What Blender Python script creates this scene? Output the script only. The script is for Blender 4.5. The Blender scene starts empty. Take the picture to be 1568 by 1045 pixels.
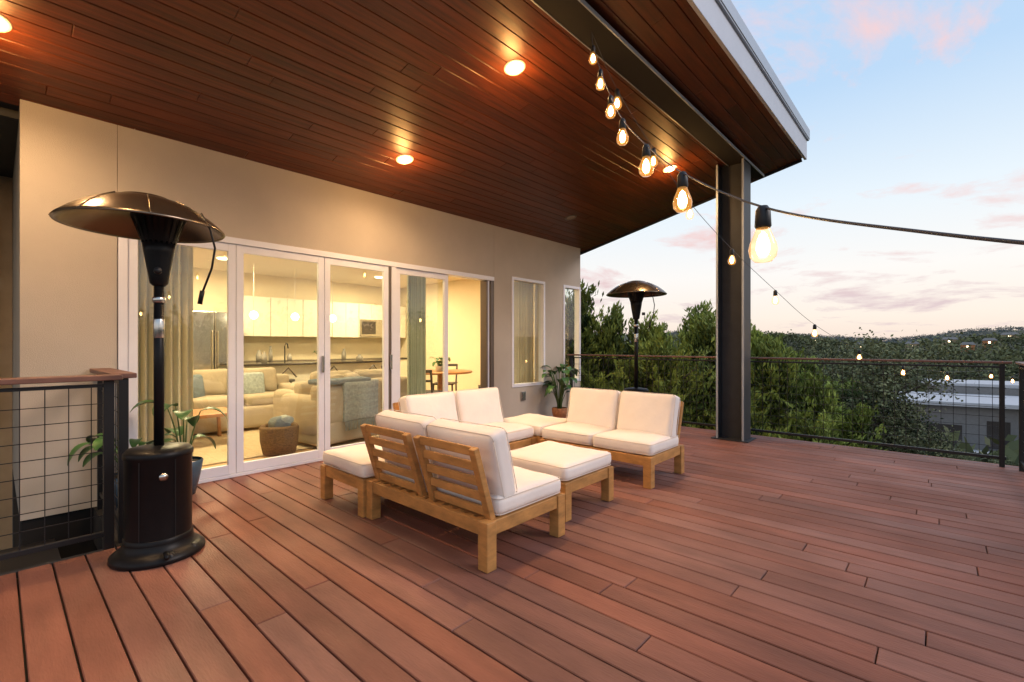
import bpy, math, random
import numpy as np
from mathutils import Vector, Matrix
random.seed(7); rng=np.random.default_rng(7)
scene=bpy.context.scene
COL=scene.collection

# ---------------------------------------------------------------- materials
def new_mat(name):
    m=bpy.data.materials.new(name); m.use_nodes=True
    nt=m.node_tree; b=nt.nodes['Principled BSDF']
    return m,nt,b
def pbr(name,col,rough=.5,metal=0.,var=0.,vscale=5.,bump=0.,bscale=60.,attr=0.,stretch=(1,1,1),spec=None,emit=None,estr=0.,coat=0.,big=0.,col2=None):
    m,nt,b=new_mat(name); N=nt.nodes; L=nt.links
    b.inputs['Roughness'].default_value=rough; b.inputs['Metallic'].default_value=metal
    b.inputs['Base Color'].default_value=(*col,1)
    if spec is not None: b.inputs['Specular IOR Level'].default_value=spec
    if coat: b.inputs['Coat Weight'].default_value=coat; b.inputs['Coat Roughness'].default_value=.25
    if emit: 
        b.inputs['Emission Color'].default_value=(*emit,1); b.inputs['Emission Strength'].default_value=estr
    tc=N.new('ShaderNodeTexCoord'); mp=N.new('ShaderNodeMapping'); L.new(tc.outputs['Object'],mp.inputs[0]); mp.inputs['Scale'].default_value=stretch
    if var or attr:
        n=N.new('ShaderNodeTexNoise'); n.inputs['Scale'].default_value=vscale; n.inputs['Detail'].default_value=6; n.inputs['Roughness'].default_value=.6
        L.new(mp.outputs[0],n.inputs['Vector'])
        mr=N.new('ShaderNodeMapRange'); mr.inputs['From Min'].default_value=.3; mr.inputs['From Max'].default_value=.7
        mr.inputs['To Min'].default_value=1-var; mr.inputs['To Max'].default_value=1+var; L.new(n.outputs['Fac'],mr.inputs['Value'])
        fac=mr.outputs[0]
        vm=N.new('ShaderNodeVectorMath'); vm.operation='SCALE'; vm.inputs[0].default_value=col
        if attr:
            at=N.new('ShaderNodeAttribute'); at.attribute_name='shade'
            m2=N.new('ShaderNodeMapRange'); m2.inputs['To Min'].default_value=1-attr; m2.inputs['To Max'].default_value=1+attr
            L.new(at.outputs['Fac'],m2.inputs['Value'])
            mu=N.new('ShaderNodeMath'); mu.operation='MULTIPLY'; L.new(fac,mu.inputs[0]); L.new(m2.outputs[0],mu.inputs[1]); fac=mu.outputs[0]
            if col2:
                q=N.new('ShaderNodeMath'); q.operation='MULTIPLY'; q.inputs[1].default_value=7.31; L.new(at.outputs['Fac'],q.inputs[0])
                fr=N.new('ShaderNodeMath'); fr.operation='FRACT'; L.new(q.outputs[0],fr.inputs[0])
                mc=N.new('ShaderNodeMix'); mc.data_type='RGBA'; mc.inputs[6].default_value=(*col,1); mc.inputs[7].default_value=(*col2,1); L.new(fr.outputs[0],mc.inputs[0]); L.new(mc.outputs[2],vm.inputs[0])
        if big:
            nb=N.new('ShaderNodeTexNoise'); nb.inputs['Scale'].default_value=1.1; nb.inputs['Detail'].default_value=4; L.new(tc.outputs['Object'],nb.inputs['Vector'])
            m4=N.new('ShaderNodeMapRange'); m4.inputs['From Min'].default_value=.35; m4.inputs['From Max'].default_value=.65; m4.inputs['To Min'].default_value=1-big; m4.inputs['To Max'].default_value=1+big
            L.new(nb.outputs['Fac'],m4.inputs['Value'])
            mu=N.new('ShaderNodeMath'); mu.operation='MULTIPLY'; L.new(fac,mu.inputs[0]); L.new(m4.outputs[0],mu.inputs[1]); fac=mu.outputs[0]
            m5=N.new('ShaderNodeMapRange'); m5.inputs['From Min'].default_value=.35; m5.inputs['From Max'].default_value=.65; m5.inputs['To Min'].default_value=rough+.1; m5.inputs['To Max'].default_value=rough-.08
            L.new(nb.outputs['Fac'],m5.inputs['Value']); L.new(m5.outputs[0],b.inputs['Roughness'])
        L.new(fac,vm.inputs['Scale'])
        L.new(vm.outputs[0],b.inputs['Base Color'])
    if bump:
        n2=N.new('ShaderNodeTexNoise'); n2.inputs['Scale'].default_value=bscale; n2.inputs['Detail'].default_value=4
        L.new(mp.outputs[0],n2.inputs['Vector'])
        bp=N.new('ShaderNodeBump'); bp.inputs['Strength'].default_value=bump; bp.inputs['Distance'].default_value=.01
        L.new(n2.outputs['Fac'],bp.inputs['Height']); L.new(bp.outputs[0],b.inputs['Normal'])
    return m
def emis(name,col,st):
    m,nt,b=new_mat(name); nt.nodes.remove(b)
    e=nt.nodes.new('ShaderNodeEmission'); e.inputs[0].default_value=(*col,1); e.inputs[1].default_value=st
    nt.links.new(e.outputs[0],nt.nodes['Material Output'].inputs[0]); return m
def glass(name,base=.05,tint=(.95,.98,.97),glow=None):
    m,nt,b=new_mat(name); nt.nodes.remove(b); N=nt.nodes;L=nt.links
    t=N.new('ShaderNodeBsdfTransparent'); t.inputs[0].default_value=(*tint,1)
    g=N.new('ShaderNodeBsdfGlossy'); g.inputs['Roughness'].default_value=0.0
    f=N.new('ShaderNodeLayerWeight'); f.inputs['Blend'].default_value=.5
    p=N.new('ShaderNodeMath'); p.operation='POWER'; p.inputs[1].default_value=4.5; L.new(f.outputs['Facing'],p.inputs[0])
    q=N.new('ShaderNodeMath'); q.operation='MULTIPLY_ADD'; q.inputs[1].default_value=.85; q.inputs[2].default_value=base; L.new(p.outputs[0],q.inputs[0])
    mx=N.new('ShaderNodeMixShader'); L.new(q.outputs[0],mx.inputs[0]); L.new(t.outputs[0],mx.inputs[1]); L.new(g.outputs[0],mx.inputs[2])
    out=mx.outputs[0]
    if glow:
        e=N.new('ShaderNodeEmission'); e.inputs[0].default_value=(*glow[:3],1); e.inputs[1].default_value=glow[3]
        a=N.new('ShaderNodeAddShader'); L.new(out,a.inputs[0]); L.new(e.outputs[0],a.inputs[1]); out=a.outputs[0]
        m.cycles.emission_sampling='NONE'
    L.new(out,N['Material Output'].inputs[0]); return m
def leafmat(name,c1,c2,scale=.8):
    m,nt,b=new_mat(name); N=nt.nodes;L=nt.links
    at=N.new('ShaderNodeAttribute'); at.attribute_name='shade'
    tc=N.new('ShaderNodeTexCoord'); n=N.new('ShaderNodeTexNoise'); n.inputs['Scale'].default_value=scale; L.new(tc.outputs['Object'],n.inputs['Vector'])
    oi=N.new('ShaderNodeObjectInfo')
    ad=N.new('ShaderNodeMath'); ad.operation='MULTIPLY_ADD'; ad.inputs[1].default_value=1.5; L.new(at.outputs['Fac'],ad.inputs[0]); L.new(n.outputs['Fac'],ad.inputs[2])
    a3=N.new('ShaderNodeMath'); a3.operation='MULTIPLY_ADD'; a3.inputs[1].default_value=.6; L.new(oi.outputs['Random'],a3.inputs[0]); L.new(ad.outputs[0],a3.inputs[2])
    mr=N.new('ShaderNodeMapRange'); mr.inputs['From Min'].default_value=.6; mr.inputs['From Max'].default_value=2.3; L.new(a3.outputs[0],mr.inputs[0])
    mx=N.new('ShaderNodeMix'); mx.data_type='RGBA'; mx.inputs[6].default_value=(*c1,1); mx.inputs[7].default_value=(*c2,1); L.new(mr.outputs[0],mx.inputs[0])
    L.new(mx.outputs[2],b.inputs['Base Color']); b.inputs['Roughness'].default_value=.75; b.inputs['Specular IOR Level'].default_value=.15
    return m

M={}
M['deck']=pbr('deck_composite',(.215,.078,.050),.60,var=.20,vscale=3,bump=.3,bscale=40,attr=.16,stretch=(.6,3,3),big=.15,col2=(.195,.092,.072),spec=.4)
M['joist']=pbr('joist_dark',(.005,.004,.004),.9)
M['ceil']=pbr('cedar_ceiling',(.098,.022,.006),.40,var=.5,vscale=3.5,bump=.12,bscale=20,attr=.22,stretch=(9,.5,9))
M['stucco']=pbr('stucco_beige',(.45,.405,.35),.9,var=.05,vscale=2,bump=.35,bscale=170,big=.03)
M['stucco_d']=pbr('stucco_dark',(.40,.30,.19),.9,var=.1,bump=.3,bscale=120)  # darker beige stucco, entry wall and larger hillside houses
M['joint']=pbr('joint',(.18,.15,.12),.9)
M['alu']=pbr('aluminium_frame',(.72,.74,.82),.4,.05,var=.03)
M['alud']=pbr('bronze_frame',(.14,.115,.10),.4,.3)
M['steel']=pbr('steel_charcoal',(.028,.030,.036),.5,0,var=.15,vscale=8,bump=.05,spec=.3)
M['black']=pbr('black_metal',(.014,.014,.016),.45,.1,var=.1,spec=.4)
M['railcap']=pbr('rail_wood',(.15,.07,.05),.5,var=.2,vscale=6)
M['fascia']=pbr('fascia_metal',(.50,.53,.60),.5,.1,var=.04)
M['fascia2']=pbr('fascia_drip',(.36,.40,.46),.4,.3,var=.04)
M['teak']=pbr('teak',(.45,.215,.062),.55,var=.3,vscale=7,bump=.1,bscale=50,stretch=(1,1,3))
M['cush']=pbr('cushion_fabric',(.84,.75,.68),.95,var=.035,vscale=4,bump=.45,bscale=9)
M['cushseam']=pbr('cushion_piping',(.70,.61,.53),.95)
M['heat']=pbr('heater_black',(.008,.008,.009),.38,0,var=.15,vscale=10,spec=.18)
M['heatdome']=pbr('heater_dome',(.17,.135,.10),.27,.9,var=.12,vscale=5)
M['chrome']=pbr('brushed_steel',(.55,.54,.52),.25,1.)
M['glass']=glass('window_glass',.055)
M['bulbglass']=glass('bulb_glass',.03,(1,.93,.8),(1,.42,.08,.36))
M['iwall']=pbr('interior_wall',(.80,.71,.53),.9,var=.02)
M['ifloor']=pbr('oak_floor',(.50,.31,.14),.35,var=.2,vscale=3,stretch=(4,.6,1))
M['icab']=pbr('kitchen_white',(.82,.80,.70),.35)
M['stone']=pbr('dark_counter',(.06,.05,.045),.2,var=.3,vscale=30)
M['sofa']=pbr('sofa_fabric',(.40,.34,.25),.95,var=.08,bump=.2,bscale=60)
M['grey']=pbr('grey_throw',(.14,.18,.21),.95,var=.15,vscale=20,bump=.5,bscale=80)
M['throw']=pbr('knit_throw',(.33,.38,.38),.95,var=.25,vscale=30,bump=.6,bscale=60)
M['rug']=pbr('rug',(.52,.42,.28),.98,var=.12,vscale=18,bump=.4)
M['wicker']=pbr('wicker',(.15,.09,.045),.8,var=.5,vscale=40,bump=1.,bscale=70,stretch=(1,1,2.5))
M['wood']=pbr('interior_wood',(.42,.2,.08),.4,var=.2,stretch=(1,5,5))
M['darkchair']=pbr('chair_dark',(.06,.05,.045),.5)
M['ceramic']=pbr('ceramic',(.35,.33,.30),.35,var=.5,vscale=3)
M['curtain']=pbr('curtain_linen',(.76,.66,.44),.95,var=.04)
M['curtg']=pbr('curtain_green',(.50,.54,.40),.95,var=.05)
M['terra']=pbr('terracotta_basket',(.45,.19,.08),.8,var=.3,vscale=25,bump=.6,bscale=40)
M['potblue']=pbr('glazed_pot',(.05,.085,.12),.25,var=.15)
M['soil']=pbr('soil',(.03,.02,.012),1)
M['leaf']=pbr('plant_leaf',(.05,.14,.035),.4,var=.4,vscale=6)
M['stem']=pbr('plant_stem',(.07,.12,.03),.6)
M['bark']=pbr('bark',(.09,.07,.055),.95,var=.3,vscale=12,bump=.8,bscale=25,stretch=(2,2,.5))
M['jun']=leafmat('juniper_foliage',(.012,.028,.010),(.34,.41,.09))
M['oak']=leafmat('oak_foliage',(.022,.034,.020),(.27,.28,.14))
M['far']=leafmat('far_foliage',(.020,.032,.020),(.19,.20,.09),.01)
M['far_haze']=leafmat('ridge_haze_foliage',(.065,.09,.10),(.15,.18,.17),.01)  # bluish distance haze painted into the leaf colours
M['concrete']=pbr('concrete',(.60,.58,.56),.85,var=.08)
M['nhouse']=pbr('house_grey_stucco',(.20,.19,.18),.85,var=.1)
M['nroof']=pbr('flat_roof_white',(.50,.50,.51),.7,var=.06)
M['wire']=pbr('cable',(.05,.055,.07),.5)
M['fil']=emis('filament_glow',(1,.60,.22),60)
M['can']=emis('led_lens',(1,.72,.38),45)
M['canoff']=pbr('unlit_lens',(.25,.2,.15),.4)
M['warm']=emis('warm_glow',(1,.80,.5),9)
M['white']=pbr('white_plastic',(.75,.72,.66),.4)

# ---------------------------------------------------------------- mesh tools
class MB:
    def __init__(s): s.v=[];s.f=[];s.sh=[];s.sm=[]
    def add(s,vs,fs,shade=.5,smooth=False):
        o=len(s.v); s.v+= [tuple(v) for v in vs]; s.f+=[tuple(i+o for i in f) for f in fs]
        s.sh+=[shade]*len(vs); s.sm+=[smooth]*len(fs)
    def box(s,x0,x1,y0,y1,z0,z1,shade=.5):
        s.add([(x0,y0,z0),(x1,y0,z0),(x1,y1,z0),(x0,y1,z0),(x0,y0,z1),(x1,y0,z1),(x1,y1,z1),(x0,y1,z1)],
              [(0,3,2,1),(4,5,6,7),(0,1,5,4),(1,2,6,5),(2,3,7,6),(3,0,4,7)],shade)
    def cbox(s,x0,x1,y0,y1,z0,z1,c,shade,up=True):
        a,b=(z0,z1) if up else (z1,z0); zc=b-c if up else b+c
        vs=[(x0,y0,a),(x1,y0,a),(x1,y1,a),(x0,y1,a),(x0,y0,zc),(x1,y0,zc),(x1,y1,zc),(x0,y1,zc),
            (x0+c,y0+c,b),(x1-c,y0+c,b),(x1-c,y1-c,b),(x0+c,y1-c,b)]
        fs=[(0,3,2,1),(0,1,5,4),(1,2,6,5),(2,3,7,6),(3,0,4,7),(4,5,9,8),(5,6,10,9),(6,7,11,10),(7,4,8,11),(8,9,10,11)]
        if not up: fs=[f[::-1] for f in fs]
        s.add(vs,fs,shade)
    def beam(s,p0,p1,w,h=None,shade=.5):
        h=h or w; p0=Vector(p0);p1=Vector(p1); d=(p1-p0).normalized()
        up=Vector((0,0,1)) if abs(d.z)<.95 else Vector((0,1,0))
        a=d.cross(up).normalized(); b=a.cross(d).normalized()
        vs=[]
        for p in (p0,p1):
            for i,j in((-1,-1),(1,-1),(1,1),(-1,1)): vs.append(p+a*(i*w/2)+b*(j*h/2))
        s.add(vs,[(3,2,1,0),(4,5,6,7),(0,1,5,4),(1,2,6,5),(2,3,7,6),(3,0,4,7)],shade)
    def lathe(s,prof,c=(0,0,0),seg=40,smooth=True,shade=.5,k_=1.):
        vs=[];fs=[];n=len(prof)
        for r,z in prof:
            for k in range(seg):
                a=2*math.pi*k/seg; vs.append((c[0]+k_*r*math.cos(a),c[1]+k_*r*math.sin(a),c[2]+k_*z))
        for i in range(n-1):
            for k in range(seg):
                k2=(k+1)%seg; fs.append((i*seg+k,i*seg+k2,(i+1)*seg+k2,(i+1)*seg+k))
        s.add(vs,fs,shade,smooth)
    def tube(s,pts,r,seg=8,smooth=True):
        pts=[Vector(p) for p in pts]; vs=[];fs=[]
        rs=r if isinstance(r,(list,tuple)) else [r]*len(pts)
        for i,p in enumerate(pts):
            d=(pts[min(i+1,len(pts)-1)]-pts[max(i-1,0)]).normalized()
            up=Vector((0,0,1)) if abs(d.z)<.9 else Vector((1,0,0))
            a=d.cross(up).normalized(); b=a.cross(d)
            for k in range(seg):
                t=2*math.pi*k/seg; vs.append(p+a*(math.cos(t)*rs[i])+b*(math.sin(t)*rs[i]))
        for i in range(len(pts)-1):
            for k in range(seg):
                k2=(k+1)%seg; fs.append((i*seg+k,i*seg+k2,(i+1)*seg+k2,(i+1)*seg+k))
        fs.append(tuple(range(seg))[::-1]); fs.append(tuple(range((len(pts)-1)*seg,len(pts)*seg)))
        s.add(vs,fs,.5,smooth)
    def done(s,name,mat,parent=None,bevel=0,loc=None,rot=None):
        me=bpy.data.meshes.new(name); me.from_pydata(s.v,[],s.f); 
        at=me.attributes.new('shade','FLOAT','POINT'); at.data.foreach_set('value',s.sh)
        me.polygons.foreach_set('use_smooth',s.sm); me.update()
        o=bpy.data.objects.new(name,me); COL.objects.link(o); me.materials.append(mat)
        if parent: o.parent=parent
        if bevel:
            b=o.modifiers.new('b','BEVEL'); b.width=bevel; b.segments=2; b.limit_method='ANGLE'
        if loc: o.location=loc
        if rot: o.rotation_euler=rot
        return o
def empty(name,loc=(0,0,0),rz=0):
    e=bpy.data.objects.new(name,None); COL.objects.link(e); e.location=loc; e.rotation_euler=(0,0,rz); e.empty_display_size=.2; return e
def cushion(name,c,size,parent,rot=(0,0,0),mat='cush',puff=.018,r=.045,n=12):
    hx,hy,hz=[q/2 for q in size]; V={};vs=[];fs=[]
    if mat=='cush': n=20
    def vid(p):
        k=tuple(round(q,5) for q in p)
        if k not in V: V[k]=len(vs); vs.append(k)
        return V[k]
    g=[math.sin((i/n*2-1)*math.pi/2) for i in range(n+1)]
    for ax in range(3):
        for sg in(-1,1):
            for i in range(n):
                for j in range(n):
                    q=[]
                    for (a,b) in((i,j),(i+1,j),(i+1,j+1),(i,j+1)):
                        p=[0,0,0]; p[ax]=sg; p[(ax+1)%3]=g[a]; p[(ax+2)%3]=g[b]; q.append(vid(p))
                    fs.append(tuple(q) if sg>0 else tuple(q[::-1]))
    thin=min(range(3),key=lambda k:size[k]); H=(hx,hy,hz); out=[]
    rr=min(r,min(H)*.8); ph=random.random()*6
    for p in vs:
        q=[p[k]*H[k] for k in range(3)]
        inn=[max(-(H[k]-rr),min(H[k]-rr,q[k])) for k in range(3)]
        d=Vector([q[k]-inn[k] for k in range(3)])
        if d.length>1e-6: d=d.normalized()*rr
        w=[inn[k]+d[k] for k in range(3)]
        o1,o2=[k for k in range(3) if k!=thin]
        w[thin]+= (1 if p[thin]>0 else -1)*puff*(1-p[o1]**2)*(1-p[o2]**2)*abs(p[thin])
        w[thin]+=.005*math.sin(9*w[o1]+ph)*math.cos(8*w[o2]+ph)+.002*math.sin(31*w[o1]+19*w[o2]+ph)
        for k in(o1,o2): w[k]-= .010*p[k]*abs(p[k])*(1-p[o1 if k==o2 else o2]**2)*0.6
        out.append(w)
    b=MB(); b.add(out,fs,.5,True); o=b.done(name,M[mat],parent,loc=c,rot=rot)
    if mat=='cush':
        s=MB()
        for sg in(-1,1):
            pts=[]; o1,o2=[k for k in range(3) if k!=thin]
            a,bb=H[o1]-.006,H[o2]-.006; rc=rr*.8
            for cx,cy,a0 in((a-rc,bb-rc,0),(-a+rc,bb-rc,90),(-a+rc,-bb+rc,180),(a-rc,-bb+rc,270)):
                for t in(0,30,60,90):
                    an=math.radians(a0+t); w=[0,0,0]; w[o1]=cx+rc*math.cos(an); w[o2]=cy+rc*math.sin(an); w[thin]=sg*(H[thin]-rr*.30); pts.append(w)
            pts.append(pts[0]); s.tube(pts,.003,6)
        s.done(name+'_piping',M['cushseam'],parent,loc=c,rot=rot)
    return o

# ---------------------------------------------------------------- deck
deck=empty('wooden_deck')
b=MB(); pitch=.140; y=-3.0; row=0
while y<6.98:
    x0=-3.76 if y<.56 else -4.925
    x=x0; first=True
    while x<.62:
        L=random.uniform(1.8,3.2)
        if first: L*=random.uniform(.25,1.); first=False
        x1=min(x+L,.64)
        if .64-x1<.35: x1=.64
        b.cbox(x,x1-.005,y+.004,y+pitch-.004,-.026+random.uniform(-.0008,.0008),random.uniform(-.0015,.0010),.0035,random.random())
        x=x1
    y+=pitch; row+=1
b.done('boards',M['deck'],deck)
b=MB(); b.box(-3.74,.62,-3,.52,-.3,-.03); b.box(-4.92,.62,.52,6.97,-.3,-.031); b.done('joists',M['joist'],deck)
b=MB(); b.box(.642,.665,-3,7.02,-.3,-.001); b.box(-4.925,.641,6.99,7.02,-.3,-.001); b.box(-3.80,-3.762,-3,.5,-.3,-.003)
for px in(-4.6,-2,.4): b.box(px-.08,px+.08,6.7,6.86,-5.,-.3)
b.done('deck_fascia_and_posts',M['steel'],deck)

# ---------------------------------------------------------------- roof
SL=math.atan(.225)
roof=empty('porch_roof')
b=MB(); u=-.10; Lr=3.62
while u<Lr:
    yy=-4.; 
    u1=min(u+.118,Lr)
    while yy<7.5:
        L=random.uniform(1.6,3.8); y1=min(yy+L,7.5)
        b.cbox(u+.0010,u1-.0010,yy,y1-.0006,0,.02,.005,random.random(),up=False); yy=y1
    u+=.118
o=b.done('ceiling_planks',M['ceil'],roof,loc=(-4.93,0,3.03),rot=(0,-SL,0))
b=MB(); b.box(-.2,3.62,-4.,7.52,.021,.33); b.done('roof_deck',M['steel'],roof,loc=(-4.93,0,3.03),rot=(0,-SL,0))
b=MB(); b.box(-.2,3.70,-4.02,7.56,.34,.37); b.done('roof_sheet',M['fascia2'],roof,loc=(-4.93,0,3.03),rot=(0,-SL,0))
b=MB(); b.box(-10.9,-5.14,-4,7.5,2.95,3.3); b.done('flat_roof',M['steel'],roof)
b=MB(); b.box(-1.388,-1.355,-4,7.53,3.80,4.075)
b.done('fascia_board',M['fascia'],roof,bevel=.003)
b=MB(); b.box(-1.388,-1.325,-4,7.56,4.078,4.205); b.box(-1.388,-1.332,-4,7.555,4.06,4.0775); b.done('fascia_drip_edge',M['fascia2'],roof,bevel=.003)
b=MB(); b.box(-.2,3.6,7.522,7.545,-.03,.338); b.done('end_fascia',M['steel'],roof,loc=(-4.93,0,3.03),rot=(0,-SL,0))
b=MB()
b.box(-2.09,-1.85,-4,7.35,3.64,3.658); b.box(-2.0,-1.98,-4,7.35,3.658,3.9)
b.done('steel_beam',M['joist'],roof,bevel=.002)
b=MB(); b.box(-1.853,-1.843,-4,7.352,3.632,3.665); b.box(-2.098,-2.09,-4,7.352,3.636,3.66); b.done('beam_edge',M['fascia2'],roof)

col=empty('steel_column')
b=MB(); b.box(-2.20,-2.18,6.46,6.76,0.012,3.639); b.box(-1.88,-1.86,6.46,6.76,.012,3.639); b.box(-2.18,-1.88,6.60,6.615,.012,3.639)
b.box(-2.26,-1.80,6.42,6.80,0.0015,.012); b.done('wide_flange',M['steel'],col,bevel=.002)
b=MB(); b.box(-2.2025,-2.1775,6.452,6.459,.012,3.639); b.box(-1.8825,-1.8575,6.452,6.459,.012,3.639); b.done('flange_edges',M['fascia2'],col)

def downlight(x,yv,lit=True,name='recessed_downlight'):
    z=3.03+.225*(x+4.93)
    e=empty(name,(x,yv,z)); e.rotation_euler=(0,-SL,0)
    b=MB(); b.lathe([(.058,-.001),(.062,-.008),(.085,-.010),(.092,-.002),(.09,0)],seg=40); b.done('trim_ring',M['white'] if lit else M['alud'],e)
    b=MB(); b.lathe([(.001,-.03 if lit else -.003),(.04,-.026 if lit else -.003),(.062,-.008)],seg=32); b.done('lens',M['can'] if lit else M['canoff'],e)
    if lit:
        l=bpy.data.lights.new('spot','SPOT'); l.energy=150; l.color=(1,.62,.30); l.spot_size=math.radians(155); l.spot_blend=.9; l.shadow_soft_size=.06
        o=bpy.data.objects.new('lamp',l); COL.objects.link(o); o.parent=e; o.location=(0,0,-.04); o.rotation_euler=(0,SL,0)
        l=bpy.data.lights.new('halo','POINT'); l.energy=15; l.color=(1,.50,.14); l.shadow_soft_size=.06  # added point lamp, stands in for lens bloom around the can
        o=bpy.data.objects.new('halo_lamp',l); COL.objects.link(o); o.parent=e; o.location=(0,0,-.19)
downlight(-2.61,2.90); downlight(-4.165,2.90); downlight(-4.2,-.02); downlight(-2.61,5.93); downlight(-2.61,-.1); downlight(-4.18,5.93,False)

# ---------------------------------------------------------------- house
house=empty('modern_house')
XO,XI=-4.93,-5.13
b=MB()
b.box(XI,XO,.12,.664,-.03,3.2); b.box(XI,XO,.668,5.016,2.262,3.2)
b.box(XI,XO,5.02,5.41,-.03,3.2)
b.box(XI,XO,5.41,6.24,2.31,3.2); b.box(XI,XO,5.41,6.24,-.03,.58)
b.box(XI,XO,6.24,6.76,-.03,3.2); b.box(XI,XO,6.76,7.3,2.31,3.2); b.box(XI,XO,6.76,7.3,-.03,.58)
b.box(-10.7,-5.9,7.15,7.3,-.03,3.2); b.box(-5.9,XI,7.15,7.3,-.03,.58); b.box(-5.9,XI,7.15,7.3,2.31,3.2)
b.box(-10.7,XI,.12,.25,-.03,3.2); b.box(-10.7,-10.55,.25,7.15,-.03,3.2)
b.done('stucco_walls',M['stucco'],house)
b=MB(); b.box(XI,XO-.004,.664,.668,2.262,3.1); b.box(XI,XO-.004,5.016,5.02,0,3.1)
b.done('control_joints',M['joint'],house)
b=MB(); b.box(-10.7,-4.95,.13,7.29,-5,-.031); b.done('foundation',M['joist'],house)
b=MB(); b.box(-7.2,-7.0,-4,.118,-3.5,3.2); b.done('entry_wall',M['stucco_d'],house)
b=MB()
for z in(.45,1.2,1.95): b.box(-6.998,-6.97,-1.,.02,z-.02,z+.6)
b.done('entry_window_frame',M['black'],house)
b=MB()
for z in(.45,1.2,1.95): b.box(-6.968,-6.964,-.95,-.0,z+.02,z+.55)
b.done('entry_window_glass',M['curtain'],house)
b=MB(); b.box(-7.0,-4.96,-4,.118,-1.6,-1.5)
for i in range(6): b.box(-4.9,-3.84,.3-.28*i-.28,.3-.28*i,-.2-.18*i-.04,-.2-.18*i)
b.done('stair_treads',M['black'],house)
b=MB(); b.box(-10.55,XI,.25,7.15,-.03,-.002); b.box(XI,-5.08,.67,5.0,-.03,-.003); b.done('interior_floor',M['ifloor'],house)
b=MB(); b.box(-10.55,XI-.002,.25,7.15,2.72,2.8); b.box(-10.549,-10.54,.26,7.14,0,2.72); b.box(-10.54,XI-.002,.251,.26,0,2.72); b.box(-10.54,-5.9,7.14,7.149,0,2.72)
b.box(XI-.01,XI-.002,.27,.66,0,2.72); b.box(XI-.01,XI-.002,.67,7.1,2.32,2.72); b.box(XI-.01,XI-.002,5.03,5.40,0,2.32); b.box(XI-.01,XI-.002,6.25,6.75,0,2.32)
b.done('interior_lining',M['iwall'],house)
fb=MB(); fd=MB(); gb=MB()
fb.box(-5.06,-4.915,.67,5.012,2.20,2.259); fb.box(-5.06,-4.915,.67,.73,0.001,2.199)
fb.box(-5.08,-4.915,.73,4.14,.001,.03); fd.box(-5.08,-4.915,4.142,5.0,.001,.018)
def panel(y0,y1,x,mb,st=.062,z0=.034,z1=2.196):
    mb.box(x-.022,x+.022,y0,y0+st,z0,z1); mb.box(x-.022,x+.022,y1-st,y1,z0,z1)
    mb.box(x-.021,x+.021,y0+st,y1-st,z0,z0+.085); mb.box(x-.021,x+.021,y0+st,y1-st,z1-.07,z1)
    gb.box(x-.004,x+.004,y0+st-.005,y1-st+.005,z0+.08,z1-.065)
panel(.735,1.532,-4.95,fb); panel(1.538,2.397,-4.95,fb); panel(2.403,3.20,-4.95,fb)
fd.box(-5.05,-4.93,3.205,3.30,.03,2.198)
fb.box(-4.928,-4.912,3.235,3.30,.03,2.198)
panel(3.31,4.14,-4.96,fb)
fd.box(-5.06,-4.93,4.86,4.89,.018,2.198); fd.box(-5.06,-4.93,4.955,5.01,.018,2.198); fb.box(-5.0,-4.95,4.90,4.94,.018,2.198)
for (y0,y1,z0,z1) in((5.41,6.24,.58,2.31),(6.76,7.298,.58,2.31)):
    fb.box(-5.03,-4.918,y0,y0+.045,z0,z1); fb.box(-5.03,-4.918,y1-.045,y1,z0,z1)
    fb.box(-5.03,-4.918,y0+.045,y1-.045,z0,z0+.045); fb.box(-5.03,-4.918,y0+.045,y1-.045,z1-.045,z1)
    gb.box(-4.985,-4.977,y0+.04,y1-.04,z0+.04,z1-.04)
gb.box(-5.9,-5.13,7.22,7.228,.58,2.31)
fb.done('door_and_window_frames',M['alu'],house,bevel=.002); fd.done('bronze_door_frames',M['alud'],house,bevel=.002); gb.done('glazing',M['glass'],house)
b=MB()
for yy in(2.375,3.225): b.box(-4.926,-4.90,yy-.012,yy+.012,.95,1.13)
b.done('door_handles',M['chrome'],house,bevel=.003)
b=MB(); b.box(-4.929,-4.905,5.62,5.72,.36,.50); b.box(-4.904,-4.898,5.635,5.705,.375,.485); b.done('outlet_cover',M['chrome'],house,bevel=.004)
for (x,yv) in((-6.6,1.8),(-6.6,4.9),(-9.0,2.6),(-9.0,5.6)):
    e=empty('ceiling_light',(x,yv,2.715))
    b=MB(); b.lathe([(.001,-.02),(.07,-.018),(.09,-.002)],seg=24); b.done('lens',M['warm'],e)
    l=bpy.data.lights.new('lamp','AREA'); l.shape='DISK'; l.size=.5; l.energy=98; l.color=(1,.75,.41)
    o=bpy.data.objects.new('lamp',l); COL.objects.link(o); o.parent=e; o.location=(0,0,-.04)
for yv in(3.12,3.85,4.6):
    e=empty('glow_globe',(-9.1,yv,1.78))  # added globes and cords, standing in for glow blobs in the door glass
    b=MB(); b.lathe([(.001,-.075),(.045,-.06),(.075,0),(.045,.06),(.001,.075)],seg=20); b.done('globe',M['warm'],e)
    b=MB(); b.tube([(0,0,.07),(0,0,.92)],.004); b.done('cord',M['white'],e)
k=empty('kitchen_cabinets')
b=MB()
for i in range(6):
    y0=3.15+i*.66; b.cbox(-10.5,-9.92,y0,y0+.65,.1,.88,.004,.5)
    for q in(0,.326): b.cbox(-10.5,-10.15,y0+q,y0+q+.322,1.42,2.22,.004,.5)
b.done('cabinet_boxes',M['icab'],k,bevel=.004)
b=MB(); b.box(-10.52,-9.9,3.14,7.12,.882,.92); b.done('counter',M['stone'],k)
b=MB()
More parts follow.
